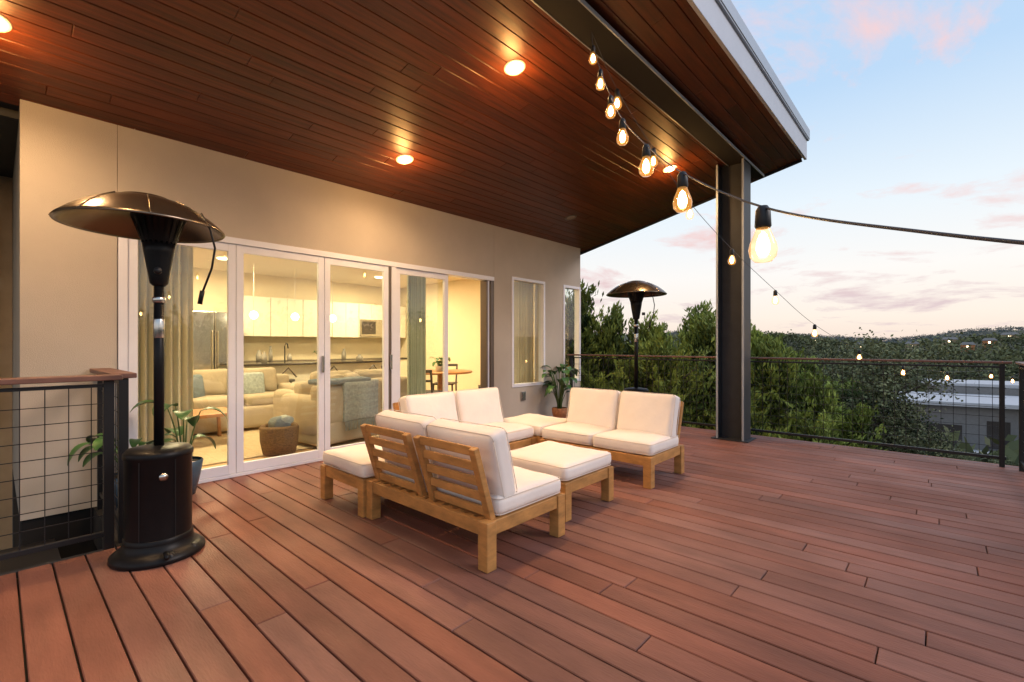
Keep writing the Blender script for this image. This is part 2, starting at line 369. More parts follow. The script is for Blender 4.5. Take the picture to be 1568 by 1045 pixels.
for (x,yv,w_,h_) in((-10.2,3.6,.06,.22),(-10.15,3.8,.04,.3),(-10.2,5.0,.09,.16),(-10.15,5.4,.05,.24),(-10.2,6.6,.1,.2),(-9.1,5.2,.07,.12),(-9.1,3.3,.05,.2),(-10.2,4.2,.05,.14)):
    b.lathe([(.001,0),(w_,0),(w_*1.05,h_*.5),(w_*.5,h_*.85),(w_*.5,h_)],c=(x,yv,.921),seg=16)
b.done('counter_jars',M['ceramic'],k)
b=MB(); b.box(-10.14,-10.11,5.8,6.4,1.45,1.85); b.done('microwave',M['chrome'],k); 
b=MB(); b.box(-10.108,-10.10,5.84,6.2,1.5,1.8); b.done('microwave_window',M['stone'],k)
e=empty('refrigerator'); b=MB(); b.box(-10.5,-9.75,2.25,2.68,.02,1.85); b.box(-10.5,-9.75,2.69,3.12,.02,1.85); b.beam((-9.72,2.64,.8),(-9.72,2.64,1.5),.02); b.beam((-9.72,2.73,.8),(-9.72,2.73,1.5),.02); b.done('doors',M['chrome'],e,bevel=.01)
e=empty('kitchen_island'); b=MB(); b.box(-9.4,-8.75,2.8,5.6,.02,.88); b.done('base',M['icab'],e,bevel=.004)
b=MB(); b.box(-9.5,-8.55,2.7,5.7,.882,.92); b.done('counter',M['stone'],e,bevel=.004)
b=MB(); b.tube([(-9.2,3.7,.92),(-9.2,3.7,1.22),(-9.15,3.7,1.28),(-9.08,3.7,1.26),(-9.05,3.7,1.18)],.012); b.done('tap',M['black'],e)
for yv in(3.3,4.1,4.9):
    e=empty('bar_stool',(-8.25,yv,0)); b=MB(); b.lathe([(.001,.66),(.17,.66),(.18,.64),(.17,.62),(.001,.62)],seg=20)
    for q in range(4):
        a=math.pi/4+q*math.pi/2; b.beam((.12*math.cos(a),.12*math.sin(a),.63),(.19*math.cos(a),.19*math.sin(a),.012),.022)
    b.tube([(.15,-.15,.7),(.19,0,.86),(.15,.15,.7)],.012); b.done('stool_frame',M['darkchair'],e)
def potplant(name,loc,potprof,potmat,n,h,leafL,leafW,spread=.5,seed=1):
    random.seed(seed); e=empty(name,loc)
    b=MB(); b.lathe(potprof,seg=32); b.done('pot',M[potmat],e)
    zt=potprof[-1][1]-.02
    b=MB(); b.lathe([(.001,zt),(potprof[-1][0]*.9,zt)],seg=20); b.done('soil',M['soil'],e)
    st=MB(); lf=MB()
    for i in range(n):
        az=i*2.4+random.uniform(-.4,.4); hh=h*random.uniform(.35,1); sp=spread*random.uniform(.3,1)*hh
        dx,dy=math.cos(az),math.sin(az)
        p=[Vector((dx*sp*t*t+dx*.03,dy*sp*t*t+dy*.03,zt+hh*t)) for t in(0,.3,.6,.85,1)]
        st.tube(p,[.008,.007,.006,.005,.004],6)
        L=leafL*random.uniform(.7,1.1); W=leafW*random.uniform(.8,1.1); vs=[];fs=[]; side=Vector((-dy,dx,0)); ns=8
        tilt=random.uniform(.1,.9)
        for j in range(ns+1):
            t=j/ns; an=tilt*1.2-1.6*t
            cpt=p[-1]+Vector((dx,dy,0))*(L*t*.85*math.cos(an*.5))+Vector((0,0,1))*(L*(tilt*t-.75*t*t))
            w=W*math.sin(math.pi*min(1,t*.93+.05))**.7
            for q in(-1,-.5,0,.5,1): vs.append(cpt+side*(w*q)+Vector((0,0,.25*w*abs(q))))
        for j in range(ns):
            for q in range(4): a=j*5+q; fs.append((a,a+1,a+6,a+5))
        lf.add(vs,fs,.5,True)
    st.done('stems',M['stem'],e); lf.done('leaves',M['leaf'],e); return e
potplant('counter_plant',(-9.0,4.3,.92),[(.001,0),(.05,0),(.07,.1)],'white',9,.15,.14,.04,.6,3)
def sofa(name,loc,rz,W=2.0,D=.9,bk=.42):
    e=empty(name,loc,rz)
    cushion('base',(0,0,.2),(W,D,.3),e,mat='sofa',r=.04); cushion('backrest',(0,-D/2+.12,.52),(W,.24,.5),e,mat='sofa',r=.07)
    for s in(-1,1): cushion('arm',(s*(W/2-.11),0,.38),(.22,D,.5),e,mat='sofa',r=.07)
    n=2 if W<1.8 else 3; w=(W-.46)/n
    for i in range(n):
        cushion('seat_cushion',(-W/2+.23+w*(i+.5),.06,.42),(w-.01,D-.3,.16),e,mat='sofa',r=.05)
        cushion('back_cushion',(-W/2+.23+w*(i+.5),-.2,.68),(w-.02,.2,.42),e,rot=(.2,0,0),mat='sofa',r=.08,puff=.04)
    return e
s1=sofa('sectional_sofa',(-7.75,2.1,0),math.radians(-90),2.4)
cushion('pillow',(.3,-.05,.62),(.45,.16,.42),s1,rot=(.3,0,.2),mat='grey',r=.07,puff=.04)
cushion('pillow',(-.5,-.05,.62),(.45,.16,.42),s1,rot=(.3,0,-.1),mat='throw',r=.07,puff=.04)
s2=sofa('living_room_sofa',(-6.45,3.45,0),math.radians(90),1.7)
s3=sofa('armchair',(-5.85,2.95,0),math.radians(100),.95,.85)
cushion('throw_blanket',(.1,-.44,.55),(.55,.06,.50),s3,mat='throw',r=.025,puff=.01)
cushion('throw_blanket_fold',(-.1,-.30,.80),(.7,.34,.06),s3,mat='grey',r=.025,puff=.01)
b=MB()
for i in range(26): xx=-.16+.52*i/25; b.tube([(xx,-.475,.31),(xx+random.uniform(-.01,.01),-.48,.20)],.005,5)
b.done('throw_fringe',M['throw'],s3)
e=empty('wicker_basket',(-5.62,2.2,0)); b=MB(); b.lathe([(.001,.005),(.17,.005),(.20,.15),(.205,.30),(.19,.33),(.175,.30),(.17,.1),(.001,.03)],seg=32); b.done('basket',M['wicker'],e)
cushion('folded_blanket',(0,0,.33),(.24,.20,.14),e,mat='grey',r=.06,puff=.03); cushion('folded_blanket',(.04,.05,.38),(.16,.12,.12),e,mat='throw',r=.05,puff=.03)
e=empty('area_rug'); b=MB(); b.box(-8.6,-5.6,1.0,4.6,.001,.012); b.done('rug',M['rug'],e,bevel=.004)
e=empty('wooden_coffee_table',(-6.9,1.6,0)); b=MB(); b.box(-.35,.35,-.5,.5,.36,.40)
for i in(-1,1):
    for j in(-1,1): b.beam((i*.3,j*.44,.013),(i*.28,j*.42,.36),.04)
b.done('table',M['wood'],e,bevel=.004)
def dchair(loc,rz,name='dining_chair'):
    e=empty(name,loc,rz); b=MB(); b.box(-.22,.22,-.22,.22,.44,.47)
    for i in(-1,1):
        b.beam((i*.2,.2,.0),(i*.19,.19,.44),.03); b.beam((i*.2,-.22,0),(i*.19,-.2,.46),.03); b.beam((i*.19,-.2,.46),(i*.20,-.27,.84),.03)
    b.beam((-.2,-.27,.82),(.2,-.27,.82),.06,.05); b.beam((-.2,-.235,.66),(.2,-.235,.66),.03,.04)
    b.done('frame',M['darkchair'],e,bevel=.004)
e=empty('dining_table',(-6.9,5.6,0)); b=MB(); b.lathe([(.001,.76),(.58,.76),(.6,.745),(.58,.72),(.001,.72)],seg=40); b.lathe([(.28,0),(.28,.03),(.06,.08),(.05,.72)],seg=24); b.done('round_table',M['wood'],e)
dchair((-6.35,4.85,0),.5); dchair((-7.6,5.2,0),-1.2); dchair((-6.3,6.3,0),2.4); dchair((-7.5,6.2,0),3.8)
potplant('table_plant',(-6.8,5.5,.76),[(.001,0),(.06,0),(.08,.1)],'white',14,.16,.15,.05,.8,5)
def curtain(name,x,y0,y1,z0,z1,mat):
    e=empty(name); b=MB(); n=60; vs=[];fs=[]
    for i in range(n+1):
        yy=y0+(y1-y0)*i/n; xx=x+.035*math.sin(i*.95)+.012*math.sin(i*2.3)
        vs+=[(xx,yy,z0),(xx*1.0,yy,z1)]
    for i in range(n): fs.append((2*i,2*i+2,2*i+3,2*i+1))
    b.add(vs,fs,.5,True); b.done('folds',M[mat],e)
    b=MB(); b.tube([(x,y0-.05,z1+.01),(x,y1+.05,z1+.01)],.012); b.done('rod',M['alud'],e)
curtain('linen_curtain',-5.32,.70,1.28,.01,2.5,'curtain'); curtain('green_curtain',-5.42,3.82,4.12,.01,2.5,'curtg'); curtain('linen_curtain',-5.32,5.75,6.4,.01,2.5,'curtain')

# ---------------------------------------------------------------- railings
def railing(name,p0,p1,posts,capw=.13,h=1.08,mesh=.1,pw=.05,th=.032):
    e=empty(name); p0=Vector(p0);p1=Vector(p1); d=(p1-p0); L=d.length; d.normalize()
    b=MB()
    for t in posts:
        q=p0+d*t; b.beam(q+Vector((0,0,-.28)),q+Vector((0,0,h-.03)),pw,pw)
    b.beam(p0+Vector((0,0,.09)),p1+Vector((0,0,.09)),.03,.03); b.beam(p0+Vector((0,0,h-.06)),p1+Vector((0,0,h-.06)),.03,.02)
    b.done('posts_and_rails',M['black'],e,bevel=.002)
    b=MB(); n=int(L/mesh)
    for i in range(1,n+1):
        q=p0+d*(L*i/(n+1)); b.beam(q+Vector((0,0,.105)),q+Vector((0,0,h-.07)),.0045)
    k=int((h-.2)/mesh)
    for i in range(1,k+1):
        z=.107+(h-.18)*i/(k+1); b.beam(p0+Vector((0,0,z)),p1+Vector((0,0,z)),.0045)
    b.done('wire_mesh',M['black'],e)
    b=MB(); b.beam(p0-d*.04+Vector((0,0,h-.012)),p1+d*.04+Vector((0,0,h-.012)),capw,th); b.done('handrail_cap',M['railcap'],e,bevel=.005)
railing('deck_railing',(-4.9,6.93,0),(.50,6.93,0),[0.03,2.87,5.37],capw=.09,pw=.04,th=.024)
railing('deck_railing',(.60,6.82,0),(.60,-2.9,0),[0.0,2.4,4.8,7.2,9.6],capw=.09,pw=.04,th=.024)
railing('stair_railing',(-3.79,-2.9,0),(-3.79,.49,0),[0.02,1.7,3.37],h=1.06)
railing('stair_railing',(-3.93,.56,0),(-4.87,.56,0),[0.0,.92],h=1.06)

# ---------------------------------------------------------------- outdoor furniture
FH=.275; CT=.115
def base_frame(b,x0,x1,y0,y1,lw=.075):
    for x in(x0,x1-lw):
        for yy in(y0,y1-lw): b.box(x,x+lw,yy,yy+lw,.0015,FH-.003)
    b.box(x0+lw,x1-lw,y0+.01,y0+.045,FH-.085,FH-.004); b.box(x0+lw,x1-lw,y1-.045,y1-.01,FH-.085,FH-.004)
    b.box(x0+.01,x0+.045,y0+lw,y1-lw,FH-.085,FH-.004); b.box(x1-.045,x1-.01,y0+lw,y1-lw,FH-.085,FH-.004)
    n=int((x1-x0-.12)/.09)
    for i in range(n):
        xx=x0+.06+(x1-x0-.12)*(i+.5)/n; b.box(xx-.03,xx+.03,y0+.046,y1-.046,FH-.03,FH-.008)
def loveseat(loc,rz,W=1.24,D=.72):
    e=empty('outdoor_loveseat',loc,rz); b=MB(); base_frame(b,-W/2,W/2,0,D)
    for s in(-1,1):
        cx=s*(W/4+.002); hw=W/4-.058
        def P(x,t): return (x,.085-.135*t, FH-.02+.43*t)
        for q in(-1,1): b.beam(P(cx+q*hw,-.05),P(cx+q*hw,1),.05,.04)
        for t in(.12,.33,.54,.75,.955):
            a=P(0,t); hh=.052
            b.beam((cx-hw+.024,a[1],a[2]),(cx+hw-.024,a[1],a[2]),.018,hh)
    b.done('teak_frame',M['teak'],e,bevel=.005)
    for s in(-1,1):
        cushion('seat_cushion',(s*W/4,.40,FH+CT/2),(W/2-.006,D-.11,CT),e)
        cushion('back_cushion',(s*(W/4-.002),.158,FH+CT+.165),(W/2-.015,.14,.43),e,rot=(.26,0,s*.02),puff=.025)
    return e
loveseat((-2.44,1.80,0),0)
loveseat((-2.46,4.52,0),math.pi)
loveseat((-3.86,3.20,0),-math.pi/2,W=1.28)
def ottoman(loc,W,D):
    e=empty('outdoor_ottoman',loc); b=MB(); base_frame(b,-W/2,W/2,-D/2,D/2); b.done('teak_frame',M['teak'],e,bevel=.005)
    cushion('seat_cushion',(0,0,FH+CT/2),(W-.005,D-.005,CT),e); return e
ottoman((-2.28,3.02,0),.68,.66); ottoman((-3.40,2.13,0),.66,.70); ottoman((-3.46,4.19,0),.70,.66)

# ---------------------------------------------------------------- heaters
def heater(loc,rz=0,off=(0,0,0)):
    e=empty('patio_heater',loc,rz)
    b=MB(); b.lathe([(.001,.002),(.225,.002),(.235,.012),(.232,.03),(.20,.055),(.178,.07),(.172,.10)],seg=56)
    b.lathe([(.165,.10),(.165,.585),(.172,.59),(.172,.615),(.155,.635),(.06,.65),(.001,.65)],seg=56)
    b.lathe([(.171,.10),(.171,.125),(.1655,.13)],seg=56)
    b.tube([(0,0,.65),(0,0,1.62)],.026,20)
    b.lathe([(.03,1.60),(.045,1.615),(.052,1.66),(.075,1.80),(.082,1.85),(.06,1.86)],seg=40)
    for k in range(20):
        a=2*math.pi*k/20; b.beam((.08*math.cos(a),.08*math.sin(a),1.85),(.13*math.cos(a),.13*math.sin(a),2.00),.012,.004)
    b.lathe([(.085,1.86),(.118,1.99),(.135,2.0),(.135,2.03),(.10,2.04)],seg=40)
    b.tube([(0,0,2.03),(0,0,2.11)],.02)
    b.tube([(.19,-.10,.07),(.23,-.12,.05)],.012); 
    b.done('body_and_burner',M['heat'],e)
    b=MB()
    for s in(-1,1): b.tube([(.18,s*.07-.015,.03),(.18,s*.07+.015,.03)],.03,16)
    b.done('wheels',M['black'],e)
    b=MB(); prof=[(.001,2.145),(.07,2.142),(.12,2.13),(.14,2.118),(.20,2.100),(.28,2.06),(.35,2.01),(.40,1.965),(.412,1.95),(.408,1.944),(.396,1.957),(.345,2.003),(.275,2.052),(.2,2.09),(.1,2.11),(.001,2.112)]
    b.lathe(prof,seg=64); 
    for k in range(8):
        a=2*math.pi*(k+.3)/8; pts=[(r*math.cos(a),r*math.sin(a),z+.002) for r,z in prof[4:9]]; b.tube(pts,.004,6)
    b.done('dome_reflector',M['heatdome'],e,loc=off)
    b=MB(); b.lathe([(.03,1.50),(.034,1.505),(.034,1.53),(.03,1.535)],seg=20); b.lathe([(.027,1.29),(.0285,1.293),(.0285,1.40),(.027,1.403)],seg=20)
    b.done('pole_label',M['chrome'],e)
    b=MB(); b.tube([(.26,.06,2.03),(.32,.07,1.93),(.35,.075,1.82),(.33,.07,1.70),(.27,.06,1.56)],.006,8); b.tube([(.27,.06,1.57),(.255,.055,1.49)],.013,8); b.done('reflector_strap',M['heat'],e)
    b=MB()
    a=-.5; c=(.167*math.cos(a),.167*math.sin(a),.49)
    b.tube([(c[0],c[1],c[2]),(c[0]+.006*math.cos(a),c[1]+.006*math.sin(a),c[2])],.022,20)
    b.done('latch',M['chrome'],e)
    b=MB()
    for a in(-1.2,-.15): b.beam((.1668*math.cos(a),.1668*math.sin(a),.13),(.1668*math.cos(a),.1668*math.sin(a),.58),.004)
    b.tube([(.06,-.05,1.68),(.095,-.075,1.68)],.02,16)
    b.done('door_seams_and_knob',M['black'],e)
heater((-3.46,.66,0),math.radians(25),(-.080,-.024,0)); heater((-3.15,6.05,0),math.radians(60))
potplant('basket_plant',(-4.68,6.32,0),[(.001,.002),(.09,.002),(.125,.12),(.13,.19),(.12,.2)],'terra',34,.68,.24,.07,.35,11)
potplant('potted_plant',(-4.66,1.06,0),[(.001,.002),(.08,.002),(.12,.18),(.135,.28),(.125,.29)],'potblue',8,.50,.30,.08,.22,21)
potplant('potted_plant',(-4.55,.68,0),[(.001,.002),(.10,.002),(.13,.15),(.14,.26),(.13,.27)],'potblue',16,.30,.2,.05,.8,22)

# ---------------------------------------------------------------- string lights
def catrom(P,n=10):
    P=[Vector(p) for p in P]; Q=[P[0]*2-P[1]]+P+[P[-1]*2-P[-2]]; out=[]
    for i in range(1,len(Q)-2):
        for k in range(n):
            t=k/n; a,b_,c,d=Q[i-1],Q[i],Q[i+1],Q[i+2]
            out.append(.5*((2*b_)+(c-a)*t+(2*a-5*b_+4*c-d)*t*t+(3*b_-a-3*c+d)*t**3))
    out.append(P[-1]); return out
def string(ctrl,bulbs,name='string_lights',k0=1.):
    e=empty(name); w=MB(); w.tube(catrom(ctrl),.0027,8); w.done('cable',M['wire'],e)
    so=MB(); gl=MB(); fi=MB()
    for i,p in enumerate(bulbs):
        k_=k0
        so.lathe([(.001,.004),(.010,.002),(.016,-.008),(.018,-.045),(.015,-.05)],c=p,seg=16,k_=k_)
        gl.lathe([(.014,-.048),(.019,-.062),(.028,-.085),(.031,-.10),(.028,-.117),(.018,-.128),(.001,-.131)],c=p,seg=20,k_=k_)
        fi.lathe([(.001,-.058),(.008,-.066),(.014,-.085),(.015,-.100),(.009,-.114),(.001,-.118)],c=p,seg=12,k_=k_)
    so.done('sockets',M['black'],e); gl.done('bulb_glass',M['bulbglass'],e); fi.done('filaments',M['fil'],e)
hook=(-1.97,3.07,3.64)
B1=[(-1.855,2.91,3.41),(-1.655,2.685,3.06),(-1.45,2.467,2.73),(-1.198,2.155,2.40),(-.915,1.845,2.09),(-.632,1.535,1.82),(-.306,1.209,1.572)]
string([hook]+B1+[(0,.89,1.405),(.3,.6,1.27),(.6,.3,1.12)],B1)
B2=[(-2.03,3.56,3.42),(-1.98,4.14,3.08),(-1.86,4.7,2.68),(-1.66,5.35,2.28),(-1.46,6.3,1.90),(-1.25,7.45,1.52),(-.95,9.27,1.16),(-.49,11.05,.86),(.11,12.9,.70),(.85,15,.66),(1.35,17.2,.45)]
string([hook]+B2+[(2.6,20,1.3)],B2,k0=1.3)
e=empty('string_light_pole'); b=MB(); b.tube([(2.6,20,-5),(2.6,20,1.35)],.04,10); b.done('pole',M['black'],e)

# ---------------------------------------------------------------- vegetation
def leaves_mesh(name,C,L,W,shade,mats,trunk=None,upbias=.5,D=None):
    n=len(C); a=rng.normal(size=(n,3)); a[:,2]+=upbias*1.5
    if D is not None: a=a*.7+D*1.6
    a/=np.linalg.norm(a,axis=1)[:,None]
    r=rng.normal(size=(n,3)); bb=np.cross(a,r); bb/=np.linalg.norm(bb,axis=1)[:,None]
    L=np.asarray(L).reshape(-1,1); W=np.asarray(W).reshape(-1,1)
    V=np.stack([C+a*L,C+bb*W,C-a*L,C-bb*W],axis=1).reshape(-1,3)
    F=np.arange(4*n).reshape(-1,4); sh=np.repeat(shade,4)
    tv=np.array(trunk.v) if trunk else np.zeros((0,3)); tf=trunk.f if trunk else []
    nv=len(V)+len(tv)
    me=bpy.data.meshes.new(name)
    me.vertices.add(nv); me.vertices.foreach_set('co',np.concatenate([V,tv]).astype(np.float32).ravel())
    loops=list(F.ravel()); starts=list(range(0,4*n,4)); 
    extra=[];es=[];tot=4*n
    for f in tf: es.append(tot); extra+=[i+len(V) for i in f]; tot+=len(f)
    me.loops.add(tot); me.loops.foreach_set('vertex_index',np.array(loops+extra,dtype=np.int32))
    me.polygons.add(n+len(tf)); me.polygons.foreach_set('loop_start',np.array(starts+es,dtype=np.int32))
    me.polygons.foreach_set('material_index',np.array([0]*n+[1]*len(tf),dtype=np.int32))
    at=me.attributes.new('shade','FLOAT','POINT'); at.data.foreach_set('value',np.concatenate([sh,np.full(len(tv),.5)]).astype(np.float32))
    for m in mats: me.materials.append(m)
    me.update(calc_edges=True); me.validate(); return me
def tree_mesh(name,H=6.5,R=1.7,kind='jun',nc=200,nl=75,conic=.6):
    tr=MB(); tips=[]
    pts=[(0,0,0)]; x=y=0
    for i in range(1,9):
        x+=random.uniform(-.08,.08); y+=random.uniform(-.08,.08); pts.append((x,y,H*.9*i/8))
    tr.tube(pts,[.16*(1-i/9.5) for i in range(9)],8)
    for i in range(18):
        t=random.uniform(.18,.92); z=H*.9*t; az=random.uniform(0,6.28); l=R*(1-conic*t)*random.uniform(.6,1.1)
        base=Vector(pts[min(8,int(t*8))]); base.z=z
        tip=base+Vector((math.cos(az)*l,math.sin(az)*l,l*random.uniform(.3,.8)))
        mid=(base+tip)/2+Vector((0,0,-.08)); tr.tube([base,mid,tip],[.05,.03,.01],5); tips.append(tip)
    C=[];S=[];DD=[]
    for i in range(nc):
        t=random.uniform(.10,.95)**.9; az=random.uniform(0,6.28)
        lob=1+.30*math.sin(3*az+t*9)+.22*math.sin(5*az-t*17)
        rr=R*(1-conic*t)*(1-.7*max(0,t-.75)/.2)*lob*random.uniform(.3,1)**.5
        c=np.array([rr*math.cos(az),rr*math.sin(az),H*t])
        if i<len(tips)*3: c=np.array(tips[i%len(tips)])+rng.normal(size=3)*.15
        if i<7: c=np.array([rng.normal()*.14,rng.normal()*.14,H*random.uniform(.86,.97)])
        up=random.uniform(.25,.75)+(1.1 if t>.8 or i<7 else 0)
        d=np.array([math.cos(az)*.8,math.sin(az)*.8,up]) if kind=='jun' else rng.normal(size=3); d/=np.linalg.norm(d)
        ln=random.uniform(.35,.8) if kind=='jun' else .35
        th=random.uniform(.06,.11) if kind=='jun' else .2
        u=rng.uniform(-1,1,nl)
        p=c+d*(u*ln*.6)[:,None]+rng.normal(size=(nl,3))*(th*(1.15-.8*np.maximum(u,0)))[:,None]
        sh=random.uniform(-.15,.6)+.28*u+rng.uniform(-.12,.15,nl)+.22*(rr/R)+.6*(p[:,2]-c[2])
        C.append(p);S.append(sh);DD.append(np.repeat(d[None],nl,0))
    C=np.concatenate(C);S=np.clip(np.concatenate(S),0,1);DD=np.concatenate(DD)
    n=len(C)
    if kind=='jun': L=rng.uniform(.045,.095,n);W=rng.uniform(.014,.028,n)
    else: L=rng.uniform(.035,.06,n);W=rng.uniform(.022,.036,n); DD=None
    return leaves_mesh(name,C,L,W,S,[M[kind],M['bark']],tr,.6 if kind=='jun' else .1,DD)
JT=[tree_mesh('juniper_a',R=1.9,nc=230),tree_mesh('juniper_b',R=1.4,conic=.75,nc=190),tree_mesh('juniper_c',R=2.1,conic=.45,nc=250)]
OT=[tree_mesh('oak_a',R=1.7,conic=.35,kind='oak',nc=200,nl=75)]
def tree(name,me,x,y,top,base=-4.7,wid=1.):
    o=bpy.data.objects.new(name,me); COL.objects.link(o); s=(top-base)/6.7; o.location=(x,y,base); o.scale=(s*wid,s*wid,s); o.rotation_euler=(0,0,random.uniform(0,6.28))
TL=[(-7.6,9.8,2.3,1),(-6.35,9.3,2.95,1),(-5.75,9.7,2.4,1),(-5.1,10.2,2.0,0),(-4.5,9.7,1.6,2),(-4.2,11.2,2.45,1),(-3.55,10.4,2.1,1),(-3.0,12,1.75,0),(-2.45,10.7,1.55,1),(-2.5,13,1.1,0),(-1.95,11.6,.85,1),
    (-5.3,8.9,.6,2),(-3.9,8.8,.4,0),(-2.7,9.2,.3,2),(-1.7,10.2,.0,0),(-1.3,12.2,.15,1),(-9,11.5,2.1,0),(-6.5,13.5,2.0,2),(-4.2,15.5,1.6,2)]
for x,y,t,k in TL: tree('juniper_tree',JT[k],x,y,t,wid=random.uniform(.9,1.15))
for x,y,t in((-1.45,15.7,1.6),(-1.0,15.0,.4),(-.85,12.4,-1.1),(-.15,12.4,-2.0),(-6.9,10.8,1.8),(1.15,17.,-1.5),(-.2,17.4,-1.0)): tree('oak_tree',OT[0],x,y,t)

def hills(x,y):
    r=math.hypot(x,y); az=math.degrees(math.atan2(x,y))
    s=lambda a,b,v: (lambda q:q*q*(3-2*q))(max(0,min(1,(v-a)/(b-a))))
    z=-4.7-9*s(22,110,r)
    top=-1.5+2.5*math.sin(math.radians(az*7+40))+2.0*math.sin(math.radians(az*17))+10*s(-2,-14,az)
    z+=(top+13.7)*s(150,480,r)
    z+=(19+6*math.sin(math.radians(az*11+10))+3*math.sin(math.radians(az*29)))*s(750,1250,r)
    z+=1.6*math.sin(x*.031+1)*math.cos(y*.027)*s(60,150,r)
    return z
b=MB(); rings=[0,6,12,18,24,32,42,55,70,90,110,135,165,200,240,280,320,360,400,450,500,580,680,800,950,1150,1400,2000,3500]; seg=180
vs=[];fs=[]
for r in rings:
    for k in range(seg):
        a=2*math.pi*k/seg; x,y=r*math.sin(a),r*math.cos(a); vs.append((x,y,hills(x,y)))
for i in range(len(rings)-1):
    for k_ in range(seg):
        k2=(k_+1)%seg; fs.append((i*seg+k_,(i+1)*seg+k_,(i+1)*seg+k2,i*seg+k2))
b.add(vs,fs,.5,True); M['ground']=pbr('scrub_ground',(.06,.06,.032),.95,var=.5,vscale=.05); b.done('ground',M['ground'])
for nm,r0,r1,cnt,mt in(('distant_woodland',24,640,9500,'far'),('ridge_woodland',640,1400,3500,'far_haze')):
    C=[];S=[];Ls=[];Ws=[]
    for i in range(cnt):
        az=math.radians(random.uniform(-75,120)); 
        if i%4: az=math.radians(random.uniform(-24,10))
        r=math.exp(random.uniform(math.log(r0),math.log(r1))); x,y=r*math.sin(az),r*math.cos(az)
        dp=-.673*x+.74*y; tt=(.74*x+.673*y)/max(dp,.1)
        if .80<tt<1.14 and 21<dp<48: continue
        if .87<tt<1.2 and 55<dp<84: continue
        z=hills(x,y); cs=min(3.0,.8+r*.0065)*random.uniform(.5,1.2); n=17
        p=rng.normal(size=(n,3))*cs*np.array([.75,.75,.45])+np.array([x,y,z+cs*.8])
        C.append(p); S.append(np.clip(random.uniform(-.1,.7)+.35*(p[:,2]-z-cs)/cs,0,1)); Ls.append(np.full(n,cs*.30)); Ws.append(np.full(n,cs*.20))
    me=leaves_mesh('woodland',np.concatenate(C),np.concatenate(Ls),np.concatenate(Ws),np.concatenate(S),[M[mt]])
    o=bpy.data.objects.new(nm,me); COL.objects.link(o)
C=[];S=[];Ls=[];Ws=[]
for i in range(200):
    x=random.uniform(24,36); y=random.uniform(-14,34); top=random.uniform(.8,3.6)
    if x/y<.35 and y>0: continue
    for j in range(8):
        c=np.array([x+random.uniform(-1.4,1.4),y+random.uniform(-1.4,1.4),top-random.uniform(0,1)**1.3*8]); p=rng.normal(size=(30,3))*.6+c
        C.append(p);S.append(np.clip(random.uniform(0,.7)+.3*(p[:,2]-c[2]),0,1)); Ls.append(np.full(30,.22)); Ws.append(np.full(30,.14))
me=leaves_mesh('belt',np.concatenate(C),np.concatenate(Ls),np.concatenate(Ws),np.concatenate(S),[M['far']])
o=bpy.data.objects.new('tree_belt',me); COL.objects.link(o)

n=empty('neighbour_house',(1.3,48,0),.15)
b=MB(); b.box(-4.2,3.5,-4,3,-8,-2.9); b.box(-1.0,6,3.,8,-8,-2.1); b.box(-5.6,-4.21,-3,2,-8,-4.3); b.done('walls',M['nhouse'],n)
b=MB(); b.box(-4.8,4.0,-4.6,3.2,-2.88,-2.6); b.box(-1.5,6.5,3.21,8.5,-2.08,-1.8); b.box(-6.0,-4.21,-3.4,2.3,-4.28,-4.1); b.done('flat_roofs',M['nroof'],n,bevel=.03)
b=MB(); b.box(-3.9,-.8,-4.03,-4.005,-6.9,-4.2)
for x in(.4,2.0): b.box(x,x+1.1,-4.03,-4.005,-5.6,-3.8)
b.done('garage_and_windows',M['stone'],n)
b=MB(); b.box(-7,6,-9,-8.7,-8,-6.6); b.done('retaining_wall',M['nroof'],n)
def strip(name,s0,hw,t0,t1,wob):
    b=MB(); vs=[];fs=[]
    for i in range(31):
        t=t0+(t1-t0)*i/30; sc_=s0+wob*math.sin(i*.16)
        for q in(-1,1):
            ss=sc_+q*hw; x,y=ss*(-.673+.74*t),ss*(.74+.673*t); vs.append((x,y,hills(x,y)+.35))
    for i in range(30): fs.append((2*i,2*i+2,2*i+3,2*i+1))
    b.add(vs,fs); b.done(name,M['concrete'])
strip('driveway',29,1.8,.82,1.2,2); strip('road',70,7,.90,1.25,5)
for x,y,s in((-40,400,3.2),(5,430,4),(-14,420,3.5),(22,400,3),(34,450,4),(-70,420,3.5),(12,380,3),(60,560,5),(-20,560,5)):
    h=empty('hillside_house',(x,y,hills(x,y)+1.8)); b=MB(); b.box(-s,s,-s*.5,s*.5,-2,2.2); b.done('walls',M['terra'] if s<3.3 else M['stucco_d'],h)
    b=MB(); b.add([(-s-.5,-s*.6,2.22),(s+.5,-s*.6,2.22),(s+.5,s*.6,2.22),(-s-.5,s*.6,2.22),(-s*.7,0,3.8),(s*.7,0,3.8)],[(0,1,5,4),(1,2,5),(2,3,4,5),(3,0,4),(3,2,1,0)]); b.done('roof',M['nhouse'],h)
    b=MB(); b.box(-s*.2,s*.1,-s*.5-.1,-s*.5-.05,.6,1.5); b.done('lit_window',M['warm'],h)

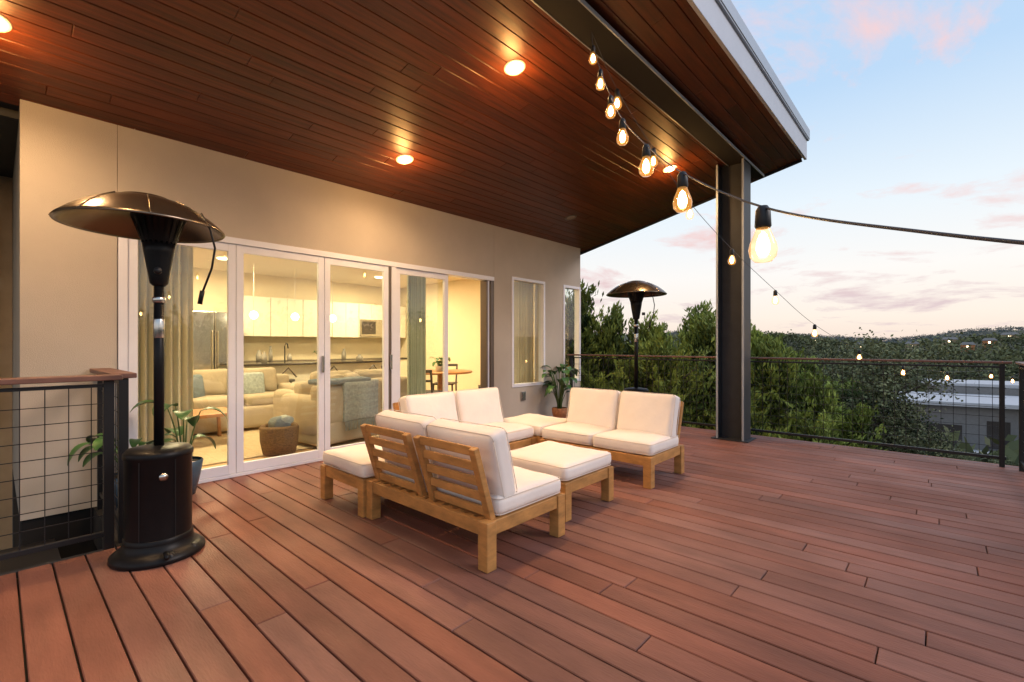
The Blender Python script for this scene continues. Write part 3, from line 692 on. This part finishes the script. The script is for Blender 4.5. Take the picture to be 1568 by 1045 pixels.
# ---------------------------------------------------------------- sky, sun
w=bpy.data.worlds.new('World'); scene.world=w; w.use_nodes=True; nt=w.node_tree; N=nt.nodes; L=nt.links
bg=N['Background']
tc=N.new('ShaderNodeTexCoord'); sx=N.new('ShaderNodeSeparateXYZ'); L.new(tc.outputs['Generated'],sx.inputs[0])
cr=N.new('ShaderNodeValToRGB'); L.new(sx.outputs[2],cr.inputs[0])
el=cr.color_ramp.elements; el[0].position=0; el[0].color=(.92,.74,.64,1); el[1].position=1; el[1].color=(.40,.57,.84,1)
for p,c in((.05,(.97,.86,.76)),(.13,(.96,.93,.90)),(.25,(.80,.89,.96)),(.42,(.50,.69,.92))):
    q=el.new(p); q.color=(*c,1)
sky=N.new('ShaderNodeTexSky'); sky.sky_type='NISHITA'; sky.sun_disc=False; sky.sun_elevation=math.radians(8); sky.sun_rotation=math.radians(55)
sc=N.new('ShaderNodeVectorMath'); sc.operation='SCALE'; sc.inputs['Scale'].default_value=.05; L.new(sky.outputs[0],sc.inputs[0])
mx=N.new('ShaderNodeMix'); mx.data_type='RGBA'; mx.inputs[0].default_value=.08; L.new(cr.outputs[0],mx.inputs[6]); L.new(sc.outputs[0],mx.inputs[7])
za=N.new('ShaderNodeMath'); za.operation='ADD'; za.inputs[1].default_value=.10; L.new(sx.outputs[2],za.inputs[0])
dv=N.new('ShaderNodeVectorMath'); dv.operation='DIVIDE'; L.new(tc.outputs['Generated'],dv.inputs[0])
cb=N.new('ShaderNodeCombineXYZ'); 
for i in range(3): L.new(za.outputs[0],cb.inputs[i])
L.new(cb.outputs[0],dv.inputs[1])
mp=N.new('ShaderNodeMapping'); mp.inputs['Scale'].default_value=(1.1,.9,.6); mp.inputs['Location'].default_value=(3.1,1.7,0); L.new(dv.outputs[0],mp.inputs[0])
nz=N.new('ShaderNodeTexNoise'); nz.inputs['Scale'].default_value=1.1; nz.inputs['Detail'].default_value=10; nz.inputs['Roughness'].default_value=.62; nz.inputs['Distortion'].default_value=.3; L.new(mp.outputs[0],nz.inputs['Vector'])
c2=N.new('ShaderNodeValToRGB'); L.new(nz.outputs['Fac'],c2.inputs[0]); c2.color_ramp.elements[0].position=.53; c2.color_ramp.elements[0].color=(0,0,0,1); c2.color_ramp.elements[1].position=.66; c2.color_ramp.elements[1].color=(.9,.9,.9,1)
cc=N.new('ShaderNodeValToRGB'); L.new(sx.outputs[2],cc.inputs[0]); cc.color_ramp.elements[0].position=.08; cc.color_ramp.elements[0].color=(.68,.54,.56,1); cc.color_ramp.elements[1].position=.35; cc.color_ramp.elements[1].color=(.98,.58,.52,1)
m3=N.new('ShaderNodeMix'); m3.data_type='RGBA'; L.new(c2.outputs[0],m3.inputs[0]); L.new(mx.outputs[2],m3.inputs[6]); L.new(cc.outputs[0],m3.inputs[7])
L.new(m3.outputs[2],bg.inputs[0]); bg.inputs[1].default_value=1.12
l=bpy.data.lights.new('sun','SUN'); l.energy=1.3; l.angle=math.radians(18); l.color=(1,.84,.78)
o=bpy.data.objects.new('sun',l); COL.objects.link(o)
d=Vector((-.82,-.57,-.62)).normalized(); o.rotation_euler=d.to_track_quat('-Z','Y').to_euler()

# ---------------------------------------------------------------- camera
cam=bpy.data.cameras.new('camera'); cam.sensor_width=36; cam.lens=16.53; cam.shift_y=.0035; cam.clip_start=.05; cam.clip_end=6000
o=bpy.data.objects.new('camera',cam); COL.objects.link(o); o.location=(0,0,1.25); o.rotation_euler=(math.radians(90),0,math.radians(42.3)); scene.camera=o
scene.view_settings.view_transform='Standard'; scene.view_settings.look='None'; scene.view_settings.exposure=0
